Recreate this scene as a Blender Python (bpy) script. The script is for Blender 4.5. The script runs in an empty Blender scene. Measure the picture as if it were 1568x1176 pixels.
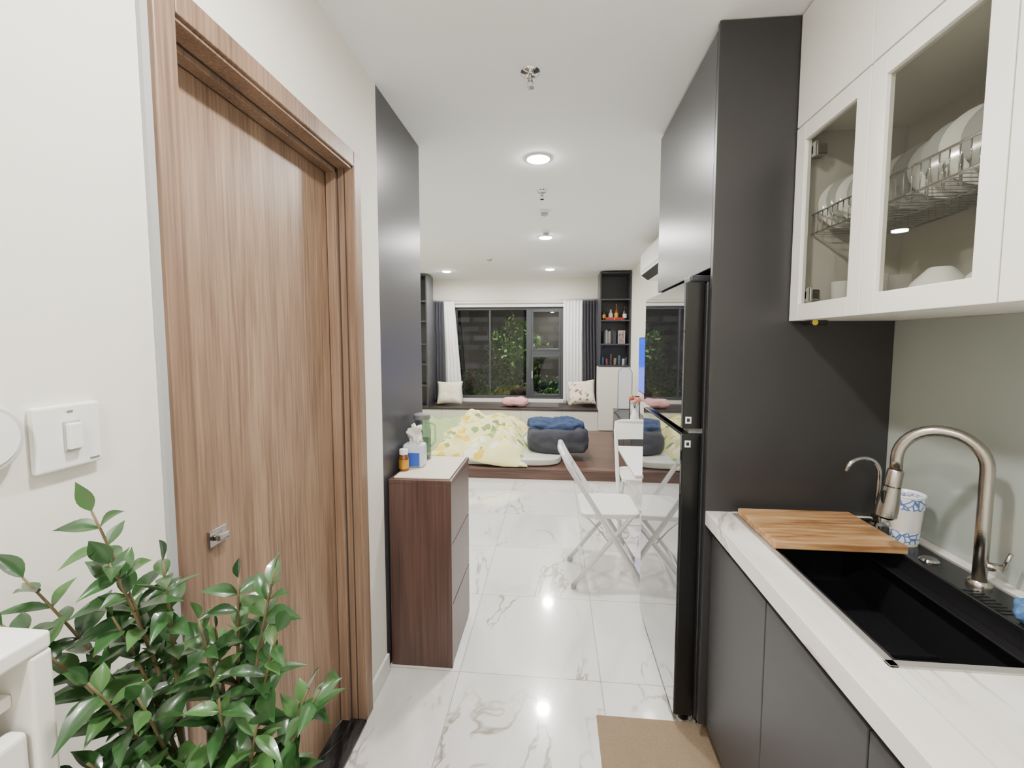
import bpy, bmesh, math, random
from mathutils import Vector, Matrix, noise
random.seed(7)
S=bpy.context.scene
COL=S.collection
H=1.42; CEIL=2.43

# ------------------------------------------------------------ materials
def srgb(r,g,b):
    f=lambda c:(c/255/12.92) if c/255<=0.04045 else ((c/255+0.055)/1.055)**2.4
    return (f(r),f(g),f(b),1)
def newmat(name):
    m=bpy.data.materials.new(name); m.use_nodes=True
    nt=m.node_tree; b=nt.nodes['Principled BSDF']; return m,nt,b
def N(nt,t,**k):
    n=nt.nodes.new(t)
    for a,v in k.items(): setattr(n,a,v)
    return n
def mat(name,rgb,rough=.5,metal=0,spec=.5,coat=0,bump=0,bscale=60,var=0,emit=None,es=0,trans=0,sheen=0):
    m,nt,b=newmat(name); c=srgb(*rgb)
    b.inputs['Base Color'].default_value=c; b.inputs['Roughness'].default_value=rough
    b.inputs['Metallic'].default_value=metal; b.inputs['Specular IOR Level'].default_value=spec
    b.inputs['Coat Weight'].default_value=coat; b.inputs['Coat Roughness'].default_value=.03
    b.inputs['Transmission Weight'].default_value=trans
    b.inputs['Sheen Weight'].default_value=sheen
    if emit: b.inputs['Emission Color'].default_value=srgb(*emit); b.inputs['Emission Strength'].default_value=es
    if bump or var:
        tc=N(nt,'ShaderNodeTexCoord'); no=N(nt,'ShaderNodeTexNoise'); no.inputs['Scale'].default_value=bscale; no.inputs['Detail'].default_value=4
        nt.links.new(tc.outputs['Object'],no.inputs['Vector'])
        if bump:
            bp=N(nt,'ShaderNodeBump'); bp.inputs['Strength'].default_value=bump; bp.inputs['Distance'].default_value=.01
            nt.links.new(no.outputs['Fac'],bp.inputs['Height']); nt.links.new(bp.outputs['Normal'],b.inputs['Normal'])
        if var:
            r=N(nt,'ShaderNodeValToRGB'); r.color_ramp.elements[0].position=.3; r.color_ramp.elements[1].position=.7
            r.color_ramp.elements[0].color=tuple(x*(1-var) for x in c[:3])+(1,); r.color_ramp.elements[1].color=tuple(min(1,x*(1+var)) for x in c[:3])+(1,)
            nt.links.new(no.outputs['Fac'],r.inputs['Fac']); nt.links.new(r.outputs['Color'],b.inputs['Base Color'])
    return m
def woodmat(name,c1,c2,c3,rough=.45,scale=(5,5,.55),rings=40,fine=(90,90,2.5)):
    m,nt,b=newmat(name)
    tc=N(nt,'ShaderNodeTexCoord')
    mp=N(nt,'ShaderNodeMapping'); mp.inputs['Scale'].default_value=scale
    mp2=N(nt,'ShaderNodeMapping'); mp2.inputs['Scale'].default_value=fine
    n1=N(nt,'ShaderNodeTexNoise'); n1.inputs['Scale'].default_value=1; n1.inputs['Detail'].default_value=2.5; n1.inputs['Roughness'].default_value=.45
    n2=N(nt,'ShaderNodeTexNoise'); n2.inputs['Scale'].default_value=1; n2.inputs['Detail'].default_value=5
    L=nt.links.new
    L(tc.outputs['Object'],mp.inputs['Vector']); L(tc.outputs['Object'],mp2.inputs['Vector'])
    L(mp.outputs['Vector'],n1.inputs['Vector']); L(mp2.outputs['Vector'],n2.inputs['Vector'])
    mu=N(nt,'ShaderNodeMath',operation='MULTIPLY'); mu.inputs[1].default_value=rings; L(n1.outputs['Fac'],mu.inputs[0])
    si=N(nt,'ShaderNodeMath',operation='SINE'); L(mu.outputs[0],si.inputs[0])
    ma=N(nt,'ShaderNodeMath',operation='MULTIPLY_ADD'); ma.inputs[1].default_value=.10; ma.inputs[2].default_value=0; L(si.outputs[0],ma.inputs[0])
    ad=N(nt,'ShaderNodeMath',operation='MULTIPLY_ADD'); ad.inputs[1].default_value=1.0; L(n2.outputs['Fac'],ad.inputs[0]); L(ma.outputs[0],ad.inputs[2])
    r=N(nt,'ShaderNodeValToRGB'); e=r.color_ramp.elements
    e[0].position=.25; e[0].color=srgb(*c1); e[1].position=.75; e[1].color=srgb(*c3); x=e.new(.5); x.color=srgb(*c2)
    L(ad.outputs[0],r.inputs['Fac']); L(r.outputs['Color'],b.inputs['Base Color'])
    b.inputs['Roughness'].default_value=rough
    bp=N(nt,'ShaderNodeBump'); bp.inputs['Strength'].default_value=.08; bp.inputs['Distance'].default_value=.004
    L(ad.outputs[0],bp.inputs['Height']); L(bp.outputs['Normal'],b.inputs['Normal'])
    return m
def marble(name,tile=None,off=(0,0),rough=.06,vs=1.0,base=(238,238,236),vein=(140,132,124),amount=.75,w=.013,mk=(.42,.62),cloud=.13,coat=0):
    m,nt,b=newmat(name); L=nt.links.new
    tc=N(nt,'ShaderNodeTexCoord'); vec=tc.outputs['Object']
    if tile:
        sub=N(nt,'ShaderNodeVectorMath',operation='SUBTRACT'); sub.inputs[1].default_value=(off[0],off[1],0); L(vec,sub.inputs[0])
        dv=N(nt,'ShaderNodeVectorMath',operation='DIVIDE'); dv.inputs[1].default_value=(tile,tile,1000); L(sub.outputs[0],dv.inputs[0])
        fl=N(nt,'ShaderNodeVectorMath',operation='FLOOR'); L(dv.outputs[0],fl.inputs[0])
        wn=N(nt,'ShaderNodeTexWhiteNoise'); L(fl.outputs[0],wn.inputs['Vector'])
        sc=N(nt,'ShaderNodeVectorMath',operation='SCALE'); sc.inputs['Scale'].default_value=20; L(wn.outputs['Color'],sc.inputs[0])
        av=N(nt,'ShaderNodeVectorMath',operation='ADD'); L(vec,av.inputs[0]); L(sc.outputs[0],av.inputs[1])
        fr=N(nt,'ShaderNodeVectorMath',operation='FRACTION'); L(dv.outputs[0],fr.inputs[0])
        sp=N(nt,'ShaderNodeSeparateXYZ'); L(fr.outputs[0],sp.inputs[0])
        gs=[]
        for ax in ('X','Y'):
            s1=N(nt,'ShaderNodeMath',operation='SUBTRACT'); s1.inputs[1].default_value=.5; L(sp.outputs[ax],s1.inputs[0])
            s2=N(nt,'ShaderNodeMath',operation='ABSOLUTE'); L(s1.outputs[0],s2.inputs[0])
            s3=N(nt,'ShaderNodeMath',operation='GREATER_THAN'); s3.inputs[1].default_value=.4968; L(s2.outputs[0],s3.inputs[0]); gs.append(s3)
        g=N(nt,'ShaderNodeMath',operation='MAXIMUM'); L(gs[0].outputs[0],g.inputs[0]); L(gs[1].outputs[0],g.inputs[1])
        vec=av.outputs[0]
    def veinlayer(scale,w,dist,seed):
        mp=N(nt,'ShaderNodeMapping'); mp.inputs['Rotation'].default_value=(0,0,.8+seed); mp.inputs['Scale'].default_value=(scale,scale*.4,scale); mp.inputs['Location'].default_value=(seed*3,0,seed)
        L(vec,mp.inputs['Vector'])
        n=N(nt,'ShaderNodeTexNoise'); n.inputs['Scale'].default_value=1; n.inputs['Detail'].default_value=5; n.inputs['Roughness'].default_value=.55; n.inputs['Distortion'].default_value=dist
        L(mp.outputs[0],n.inputs['Vector'])
        a=N(nt,'ShaderNodeMath',operation='SUBTRACT'); a.inputs[1].default_value=.5; L(n.outputs['Fac'],a.inputs[0])
        c=N(nt,'ShaderNodeMath',operation='ABSOLUTE'); L(a.outputs[0],c.inputs[0])
        r=N(nt,'ShaderNodeMapRange'); r.inputs['From Min'].default_value=0; r.inputs['From Max'].default_value=w; r.inputs['To Min'].default_value=1; r.inputs['To Max'].default_value=0
        L(c.outputs[0],r.inputs['Value']); return r.outputs[0]
    v1=veinlayer(2.2*vs,w,.8,0); v2=veinlayer(1.5*vs,.06,.4,.5)
    msk=N(nt,'ShaderNodeTexNoise'); msk.inputs['Scale'].default_value=2.2*vs; L(vec,msk.inputs['Vector'])
    mr=N(nt,'ShaderNodeMapRange'); mr.inputs['From Min'].default_value=mk[0]; mr.inputs['From Max'].default_value=mk[1]; L(msk.outputs['Fac'],mr.inputs['Value'])
    m1=N(nt,'ShaderNodeMath',operation='MULTIPLY'); L(v1,m1.inputs[0]); L(mr.outputs[0],m1.inputs[1])
    m2=N(nt,'ShaderNodeMath',operation='MULTIPLY'); L(v2,m2.inputs[0]); m2.inputs[1].default_value=cloud
    s=N(nt,'ShaderNodeMath',operation='MULTIPLY_ADD'); L(m1.outputs[0],s.inputs[0]); s.inputs[1].default_value=amount; L(m2.outputs[0],s.inputs[2]); s.use_clamp=True
    mx=N(nt,'ShaderNodeMix',data_type='RGBA'); mx.inputs['A'].default_value=srgb(*base); mx.inputs['B'].default_value=srgb(*vein); L(s.outputs[0],mx.inputs['Factor'])
    out=mx.outputs['Result']
    if tile:
        m3=N(nt,'ShaderNodeMix',data_type='RGBA'); L(g.outputs[0],m3.inputs['Factor']); L(out,m3.inputs['A']); m3.inputs['B'].default_value=srgb(172,170,166); out=m3.outputs['Result']
    L(out,b.inputs['Base Color']); b.inputs['Roughness'].default_value=rough
    b.inputs['Coat Weight'].default_value=coat; b.inputs['Coat Roughness'].default_value=.07
    return m
def paneglass(name,tint=(235,240,240),f0=.04):
    # thin glass: Schlick reflectance, same on both faces
    m=bpy.data.materials.new(name); m.use_nodes=True; nt=m.node_tree; nt.nodes.clear()
    o=N(nt,'ShaderNodeOutputMaterial'); t=N(nt,'ShaderNodeBsdfTransparent'); g=N(nt,'ShaderNodeBsdfGlossy'); x=N(nt,'ShaderNodeMixShader')
    lw=N(nt,'ShaderNodeLayerWeight'); lw.inputs['Blend'].default_value=.5
    pw=N(nt,'ShaderNodeMath',operation='POWER'); pw.inputs[1].default_value=5; nt.links.new(lw.outputs['Facing'],pw.inputs[0])
    ma=N(nt,'ShaderNodeMath',operation='MULTIPLY_ADD'); ma.inputs[1].default_value=1-f0; ma.inputs[2].default_value=f0; nt.links.new(pw.outputs[0],ma.inputs[0])
    t.inputs['Color'].default_value=srgb(*tint); g.inputs['Roughness'].default_value=.01
    nt.links.new(ma.outputs[0],x.inputs[0]); nt.links.new(t.outputs[0],x.inputs[1]); nt.links.new(g.outputs[0],x.inputs[2]); nt.links.new(x.outputs[0],o.inputs[0]); return m
def floral(name,base,cols,scale=9,thr=.32):
    m,nt,b=newmat(name); L=nt.links.new
    tc=N(nt,'ShaderNodeTexCoord'); no=N(nt,'ShaderNodeTexNoise'); no.inputs['Scale'].default_value=scale*1.3
    ad=N(nt,'ShaderNodeVectorMath',operation='MULTIPLY_ADD'); ad.inputs[1].default_value=(.12,.12,.12)
    L(tc.outputs['Object'],no.inputs['Vector']); L(no.outputs['Color'],ad.inputs[0]); L(tc.outputs['Object'],ad.inputs[2])
    v=N(nt,'ShaderNodeTexVoronoi'); v.inputs['Scale'].default_value=scale; L(ad.outputs[0],v.inputs['Vector'])
    lt=N(nt,'ShaderNodeMath',operation='LESS_THAN'); lt.inputs[1].default_value=thr; L(v.outputs['Distance'],lt.inputs[0])
    sp=N(nt,'ShaderNodeSeparateColor'); L(v.outputs['Color'],sp.inputs[0])
    r=N(nt,'ShaderNodeValToRGB'); r.color_ramp.interpolation='CONSTANT'; e=r.color_ramp.elements
    e[0].position=0; e[0].color=srgb(*cols[0]); e[1].position=1/len(cols); e[1].color=srgb(*cols[1])
    for i,c in enumerate(cols[2:]): x=e.new((i+2)/len(cols)); x.color=srgb(*c)
    L(sp.outputs[0],r.inputs['Fac'])
    mx=N(nt,'ShaderNodeMix',data_type='RGBA'); mx.inputs['A'].default_value=srgb(*base); L(r.outputs['Color'],mx.inputs['B']); L(lt.outputs[0],mx.inputs['Factor'])
    L(mx.outputs['Result'],b.inputs['Base Color']); b.inputs['Roughness'].default_value=.85; return m

M={}
M['wall']=mat('wall_paint',(232,229,219),.75,bump=.04,bscale=120)
M['ceil']=mat('ceiling_paint',(240,242,243),.85,bump=.02,bscale=150)
M['floor']=marble('marble_tile',tile=.6,off=(.2,1.815),rough=.2,base=(234,233,230),vein=(146,138,128),amount=.88,w=.013,mk=(.41,.59),cloud=.18,coat=1)
M['counter']=marble('marble_counter',rough=.12,vs=1.2,base=(236,234,230),vein=(160,144,122),amount=.85,w=.017,mk=(.34,.54),cloud=.2)
M['door']=woodmat('oak_door',(116,92,74),(143,116,94),(161,134,111),rings=34,fine=(120,120,5))
M['jamb']=woodmat('oak_jamb',(104,82,66),(132,106,86),(150,125,104),rings=20,fine=(120,120,3))
M['groove_shade']=mat('jamb_painted_shade',(62,50,42),.7)  # dark colour paints the shade of grooves in the jamb
M['walnut']=woodmat('dark_walnut',(60,41,37),(80,57,51),(95,69,61),rough=.35,rings=18)
M['platform']=woodmat('platform_wood',(72,52,44),(98,72,62),(116,88,76),rough=.35,scale=(.55,5,5),fine=(2.5,90,90),rings=18)
M['board']=woodmat('cutting_board_wood',(140,98,60),(180,140,96),(204,168,122),rough=.5,scale=(1.2,9,9),fine=(8,70,70),rings=24)
M['char']=mat('charcoal_laminate',(60,60,66),.32,bump=.03,bscale=400)
M['chard']=mat('charcoal_dark',(46,45,46),.38,bump=.03,bscale=500)
M['base']=mat('base_cabinet_grey',(56,56,60),.45,bump=.04,bscale=500)
M['white']=mat('white_laminate',(234,232,224),.35)
M['whitegloss']=mat('white_plastic',(236,236,232),.3)
M['whitemetal']=mat('white_powdercoat',(222,222,222),.3,coat=.2)
M['grey']=mat('grey_plastic',(120,120,120),.4)
M['lgrey']=mat('light_grey_trim',(168,170,170),.6)
M['black']=mat('black_plastic',(16,16,17),.3)
M['blackmat']=mat('black_matte',(22,22,23),.55)
M['fridge']=mat('fridge_glass_door',(76,78,86),.012,metal=.8,coat=1)
M['fridgeside']=mat('fridge_side',(52,53,56),.35,metal=.3)
M['steel']=mat('brushed_steel',(176,170,162),.26,metal=1,bump=.05,bscale=300)
M['rim']=mat('satin_steel_rim',(200,198,194),.45,metal=.8)
M['chrome']=mat('chrome',(205,205,205),.08,metal=1)
M['sink']=mat('black_sink',(30,30,32),.22,bump=.04,bscale=300)
M['splash']=mat('backsplash_glass',(170,178,171),.2,coat=.9)
M['alu']=mat('window_frame_alu',(70,73,78),.4,metal=.3)
M['glass']=paneglass('window_glass',f0=.06)
M['cabglass']=paneglass('cabinet_glass',(214,214,208),.03)
M['clear']=paneglass('clear_glass',(225,232,232),.05)
M['tile_inside']=mat('cabinet_inside',(206,204,196),.5)
M['leaf']=mat('leaf_green',(42,76,38),.3,var=.4,bscale=14,coat=.25)
M['leaf2']=mat('leaf_green_light',(62,98,50),.33,var=.25,bscale=14,coat=.15)
M['stem']=mat('plant_stem',(104,92,62),.7,bump=.2,bscale=60)
M['pot']=mat('ceramic_pot',(228,226,220),.3)
M['soil']=mat('soil',(50,38,30),.95,bump=.6,bscale=60)
M['mat']=mat('woven_mat',(164,142,116),.95,bump=.8,bscale=420,var=.2)
M['sheer']=mat('white_curtain',(240,240,240),.8)
M['darkcurt']=mat('dark_curtain',(56,56,66),.8,sheen=.2)
M['mattress']=mat('mattress_fabric',(196,198,190),.9,bump=.2,bscale=50)
M['green']=mat('green_bedding',(158,178,124),.9,bump=.2,bscale=20)
M['duvet']=floral('floral_duvet',(228,224,158),[(222,186,62),(128,152,92),(244,241,226),(116,138,110),(238,235,206),(226,198,84),(150,172,106)],scale=8,thr=.44)
M['pilfl']=floral('floral_pillow',(226,214,198),[(150,110,90),(200,160,140),(110,120,90),(226,214,198)],scale=16,thr=.35)
M['pilcr']=floral('cream_pillow',(222,214,192),[(190,150,90),(222,214,192),(200,170,120)],scale=22,thr=.2)
M['pink']=mat('pink_cushion',(214,160,164),.9,bump=.3,bscale=40)
M['beanbag']=mat('grey_beanbag',(60,62,70),.9,bump=.3,bscale=30)
M['navy']=mat('navy_blanket',(44,62,96),.9,bump=.5,bscale=22,var=.2)
M['bluetv']=mat('screen_blue',(10,30,140),.2,emit=(30,80,235),es=1.6)
M['emit']=mat('lamp_emitter',(255,255,255),.5,emit=(255,251,244),es=330)
M['porc']=mat('porcelain',(238,238,236),.15,coat=.4)
M['blackmarble']=marble('black_marble',rough=.1,vs=3,base=(18,18,20),vein=(150,150,150),amount=.6)
M['red']=mat('red_box',(170,40,36),.5); M['blue']=mat('blue_print',(50,90,190),.5)
M['amber']=mat('amber_bottle',(110,60,20),.15,coat=.5); M['gold']=mat('brass_label',(210,160,60),.35,metal=.6)
M['darkglass']=mat('dark_bottle_glass',(20,26,20),.08,coat=.6)
M['paper']=mat('paper',(226,222,212),.8); M['yellow']=mat('yellow_label',(220,200,60),.5)
M['bark']=mat('tree_bark',(70,58,44),.9,bump=.6,bscale=12)
M['tleaf']=mat('tree_leaf',(84,124,60),.6,var=.6,bscale=1.6)
M['ground']=mat('outdoor_grass',(30,40,24),.95,bump=.5,bscale=4)

# ------------------------------------------------------------ geometry helpers
def link(o,parent):
    COL.objects.link(o)
    if parent:
        o.parent=parent; o.matrix_parent_inverse=Matrix.Translation(-Vector(parent.location))
def group(name,loc=(0,0,0)):
    e=bpy.data.objects.new(name,None); e.location=loc; e.empty_display_size=.1; COL.objects.link(e); return e
def mesh_obj(name,verts,faces,m,parent=None,smooth=False):
    me=bpy.data.meshes.new(name); me.from_pydata([tuple(v) for v in verts],[],faces); me.update()
    me.materials.append(m)
    if smooth:
        for p in me.polygons: p.use_smooth=True
    o=bpy.data.objects.new(name,me); link(o,parent); return o
def bev(o,w,seg=2):
    md=o.modifiers.new('bevel','BEVEL'); md.width=w; md.segments=seg; md.limit_method='ANGLE'
    return o
def box(name,x0,x1,y0,y1,z0,z1,m,parent=None,b=0,seg=2):
    v=[(x,y,z) for x in(x0,x1) for y in(y0,y1) for z in(z0,z1)]
    f=[(0,1,3,2),(4,6,7,5),(0,4,5,1),(2,3,7,6),(0,2,6,4),(1,5,7,3)]
    o=mesh_obj(name,v,f,m,parent)
    if b: bev(o,b,seg)
    return o
def tube(name,pts,r,m,parent=None,n=10,closed=False):
    pts=[Vector(p) for p in pts]; k=len(pts)
    rs=r if isinstance(r,(list,tuple)) else [r]*k
    verts=[];faces=[]; prev=None
    for i,p in enumerate(pts):
        if closed: t=(pts[(i+1)%k]-pts[i-1])
        elif i==0: t=pts[1]-p
        elif i==k-1: t=p-pts[i-1]
        else: t=(pts[i+1]-p).normalized()+(p-pts[i-1]).normalized()
        t.normalize()
        if prev is None:
            a=Vector((0,0,1)) if abs(t.z)<.9 else Vector((1,0,0)); u=t.cross(a).normalized()
        else:
            u=(prev-t*prev.dot(t)).normalized()
        w=t.cross(u); prev=u
        for j in range(n):
            an=2*math.pi*j/n; verts.append(p+(u*math.cos(an)+w*math.sin(an))*rs[i])
    seg=k if closed else k-1
    for i in range(seg):
        a=i*n; c=((i+1)%k)*n
        for j in range(n): faces.append((a+j,a+(j+1)%n,c+(j+1)%n,c+j))
    if not closed: faces.append(tuple(range(n))[::-1]); faces.append(tuple(range((k-1)*n,k*n)))
    return mesh_obj(name,verts,faces,m,parent,True)
def lathe(name,prof,c,m,parent=None,n=32,axis='Z',rot=None):
    verts=[];faces=[]
    for (r,z) in prof:
        for j in range(n):
            a=2*math.pi*j/n; v=Vector((r*math.cos(a),r*math.sin(a),z))
            if axis=='X': v=Vector((v.z,v.x,v.y))
            if axis=='Y': v=Vector((v.x,v.z,v.y))
            if rot: v=rot@v
            verts.append(v+Vector(c))
    for i in range(len(prof)-1):
        for j in range(n): faces.append((i*n+j,i*n+(j+1)%n,(i+1)*n+(j+1)%n,(i+1)*n+j))
    faces.append(tuple(range(n))[::-1]); faces.append(tuple(range((len(prof)-1)*n,len(prof)*n)))
    o=mesh_obj(name,verts,faces,m,parent,True)
    md=o.modifiers.new('es','EDGE_SPLIT'); md.split_angle=math.radians(40)
    return o
def soft(name,c,size,m,parent=None,p=4,nz=.02,ns=3,seed=0,rot=None,cuts=14,flat=None):
    bm=bmesh.new(); bmesh.ops.create_cube(bm,size=2); bmesh.ops.subdivide_edges(bm,edges=bm.edges[:],cuts=cuts,use_grid_fill=True)
    for v in bm.verts:
        q=v.co; l=(abs(q.x)**p+abs(q.y)**p+abs(q.z)**p)**(1/p); q=q/l
        w=Vector((q.x*size[0]/2,q.y*size[1]/2,q.z*size[2]/2))
        d=noise.noise((w*ns)+Vector((seed*7.3,seed,0)))*nz+noise.noise((w*ns*2.7)+Vector((seed,3,9)))*nz*.5
        w+=q.normalized()*d
        if rot: w=rot@w
        w+=Vector(c)
        if flat is not None and w.z<flat: w.z=flat
        v.co=w
    me=bpy.data.meshes.new(name); bm.to_mesh(me); bm.free(); me.materials.append(m)
    for q in me.polygons: q.use_smooth=True
    o=bpy.data.objects.new(name,me); link(o,parent); return o
def pillow(name,c,w,h,t,m,tilt=70,yaw=0,roll=0,parent=None,seed=0):
    n=20; verts=[];faces=[]
    R=Matrix.Rotation(math.radians(yaw),3,'Z')@Matrix.Rotation(math.radians(tilt),3,'X')@Matrix.Rotation(math.radians(roll),3,'Z')
    for s in(1,-1):
        for i in range(n+1):
            for j in range(n+1):
                x=-1+2*i/n; y=-1+2*j/n
                px=x*(1-.09*(1-y*y)); py=y*(1-.09*(1-x*x))
                th=(max(0,(1-x**4)*(1-y**4)))**.55*t/2*(1+.25*noise.noise(Vector((x*2+seed,y*2,seed))))
                verts.append(R@Vector((px*w/2,py*h/2,s*th))+Vector(c))
    k=(n+1)**2
    for s in(0,1):
        for i in range(n):
            for j in range(n):
                a=s*k+i*(n+1)+j; q=(a,a+1,a+n+2,a+n+1); faces.append(q if s else q[::-1])
    o=mesh_obj(name,verts,faces,m,parent,True)
    md=o.modifiers.new('w','WELD'); md.merge_threshold=.0005
    return o
def cover(name,x0,x1,y0,y1,zb,zt,m,parent=None,nz=.04,seed=0,edge=.22,shape=None,n=60):
    verts=[];faces=[]
    for i in range(n+1):
        for j in range(n+1):
            u=i/n;v=j/n; x=x0+(x1-x0)*u; y=y0+(y1-y0)*v
            dx=min(u,1-u)*(x1-x0)/edge; dy=min(v,1-v)*(y1-y0)/edge
            e=min(1,dx)*1.0; f=min(1,dy)
            g=(1-(1-e)**2.2)*(1-(1-f)**2.2)
            z=zb+(zt-zb)*g+nz*g*(noise.noise(Vector((x*3+seed,y*3,seed)))+.6*noise.noise(Vector((x*7,y*7+seed,seed)))+.35*noise.noise(Vector((x*15,y*9+seed,seed))))
            wob=.05*noise.noise(Vector((x*2.2,y*2.2,seed+5)))
            X=x+wob*(1-g)*1.5; Y=y+.06*noise.noise(Vector((x*2.5+9,y*2.5,seed)))*(1-g)
            z=max(z,zb)
            if shape: X,Y,z=shape(X,Y,z,u,v)
            verts.append((X,Y,z))
    for i in range(n):
        for j in range(n):
            a=i*(n+1)+j; faces.append((a,a+n+1,a+n+2,a+1))
    o=mesh_obj(name,verts,faces,m,parent,True)
    md=o.modifiers.new('s','SOLIDIFY'); md.thickness=.012; md.offset=1
    return o

# ------------------------------------------------------------ room shell
WL=-.71; WR=1.08; WF=7.33
box('floor',-2.5,1.2,-1.3,7.5,-.1,0,M['floor'])
box('ceiling',-2.5,1.2,-1.3,7.5,CEIL,CEIL+.1,M['ceil'])
g=group('wall_left_entry',(WL,.5,0))
box('near_section',WL-.15,WL,-1.3,.795,0,CEIL,M['wall'],g)
box('over_door',WL-.15,WL,.795,1.545,2.03,CEIL,M['wall'],g)
box('far_section',WL-.15,WL,1.545,1.785,0,CEIL,M['wall'],g)
box('wall_partition',-2.4,-.862,2.22,2.355,0,CEIL,M['wall'])
box('wall_left',-2.5,-2.4,2.2,7.5,0,CEIL,M['wall'])
box('wall_right',WR,WR+.12,-1.3,7.5,0,CEIL,M['wall'])
box('wall_back',-2.4,WR,-1.3,-1.2,0,CEIL,M['wall'])
WX0,WX1,WZ0,WZ1=-1.66,.136,.48,1.98
g=group('wall_far',(0,WF,0))
box('left_of_window',-2.4,WX0,WF,WF+.17,0,CEIL,M['wall'],g)
box('right_of_window',WX1,WR,WF,WF+.17,0,CEIL,M['wall'],g)
box('above_window',WX0,WX1,WF,WF+.17,WZ1,CEIL,M['wall'],g)
box('below_window',WX0,WX1,WF,WF+.17,0,WZ0,M['wall'],g)
box('baseboard_left',WL,WL+.012,1.60,1.785,0,.085,M['whitegloss'],b=.003)
box('baseboard_entry',WL,WL+.012,.43,.745,0,.085,M['whitegloss'],b=.003)
box('wall_cladding_panel',-.862,WL-.002,1.785,2.36,0,CEIL,M['char'],None,.002)

# ------------------------------------------------------------ door
g=group('door_1',(-.79,1.17,0))
DY0,DY1,DZ=.80,1.54,2.02
leaf=box('leaf',-.832,-.79,DY0+.012,DY1-.012,.012,DZ-.02,M['door'],g,.002)
for nm,a,b_ in(('jamb_near',DY0-.004,DY0+.01),('jamb_far',DY1-.01,DY1+.004)):
    box(nm,-.858,-.70,a,b_,0,DZ+.004,M['jamb'],g,.001)
box('jamb_head',-.858,-.70,DY0,DY1,DZ-.01,DZ+.008,M['jamb'],g,.001)
box('stop_far',-.786,-.752,DY1-.024,DY1-.009,.0,DZ-.01,M['jamb'],g,.002)
box('stop_head',-.786,-.752,DY0,DY1,DZ-.024,DZ-.009,M['jamb'],g,.002)
box('stop_near',-.786,-.752,DY0+.009,DY0+.024,0,DZ-.01,M['jamb'],g,.002)
box('gap_far',-.752,-.747,DY1-.012,DY1-.0095,0,DZ-.01,M['groove_shade'],g)  # thin dark strips drawn as groove shade
box('shade_strip_head',-.752,-.747,DY0,DY1,DZ-.012,DZ-.0095,M['groove_shade'],g)
box('gap_far_b',-.727,-.723,DY1-.011,DY1-.0095,0,DZ-.01,M['groove_shade'],g)
box('casing_near',WL+.0005,WL+.018,DY0-.045,DY0+.004,0,DZ+.05,M['jamb'],g,.003)
box('casing_far',WL+.0005,WL+.018,DY1-.004,DY1+.05,0,DZ+.05,M['jamb'],g,.003)
box('casing_head',WL+.0005,WL+.018,DY0+.004,DY1-.004,DZ-.002,DZ+.05,M['jamb'],g,.003)
box('seal_near',WL+.0005,WL+.008,DY0-.06,DY0-.045,0,DZ+.06,M['lgrey'],g)
box('seal_far',WL+.0005,WL+.006,DY1+.05,DY1+.056,0,DZ+.06,M['lgrey'],g)
box('seal_head',WL+.0005,WL+.006,DY0-.045,DY1+.05,DZ+.05,DZ+.058,M['lgrey'],g)
box('handle_plate',-.79,-.784,.93,.985,.945,.985,M['chrome'],g,.002)
box('handle_pull',-.784,-.768,.94,.975,.958,.973,M['chrome'],g,.003)
box('trim_threshold',-.858,-.69,DY0+.012,DY1-.012,0,.011,M['blackmarble'],b=.002)

# ------------------------------------------------------------ switch + round chime
g=group('light_switch',(WL,.582,1.284))
box('plate',WL,WL+.012,.536,.626,1.237,1.33,M['whitegloss'],g,.004,3)
box('rocker_frame',WL+.012,WL+.0145,.571,.593,1.262,1.306,M['lgrey'],g,.001)
box('rocker',WL+.0125,WL+.022,.573,.591,1.265,1.303,M['whitegloss'],g,.002)
box('indicator',WL+.012,WL+.0126,.578,.586,1.318,1.321,M['grey'],g)
box('brand_mark',WL+.012,WL+.0125,.606,.62,1.243,1.246,M['grey'],g)
g=group('round_wall_chime',(WL,.476,1.30)); C=(WL,.476,1.30)
lathe('housing',[(.043,0),(.046,.006),(.046,.016),(.041,.022),(.03,.023)],C,mat('chime_shell',(205,206,206),.4),g,40,'X')
lathe('face',[(.036,.0228),(.035,.0245),(.01,.025)],C,M['whitegloss'],g,40,'X')
lathe('ring',[(.0125,.0250),(.0125,.0256),(.010,.0256)],C,mat('violet_ring',(190,160,215),.4),g,32,'X')
lathe('button',[(.0105,.0250),(.0105,.0264),(.009,.0268)],C,M['whitegloss'],g,32,'X')

# ------------------------------------------------------------ white shoe cabinet near left
g=group('shoe_cabinet',(-.63,.16,0))
box('side_far',-.705,-.55,.402,.424,0,1.085,M['white'],g,.004,3)
box('side_near',-.705,-.55,-.1,-.078,0,1.085,M['white'],g,.004)
box('top',-.705,-.55,-.1,.424,1.085,1.105,M['white'],g,.004,3)
box('back',-.705,-.695,-.078,.402,0,1.085,M['white'],g)
box('niche_shelf',-.695,-.575,-.078,.402,1.03,1.045,M['white'],g,.002)
for i in range(3):
    box('tilt_door_%d'%i,-.575,-.552,-.074,.398,.06+i*.32,.06+i*.32+.31,M['white'],g,.006,3)
box('plinth',-.695,-.58,-.078,.402,0,.055,M['white'],g)

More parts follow.
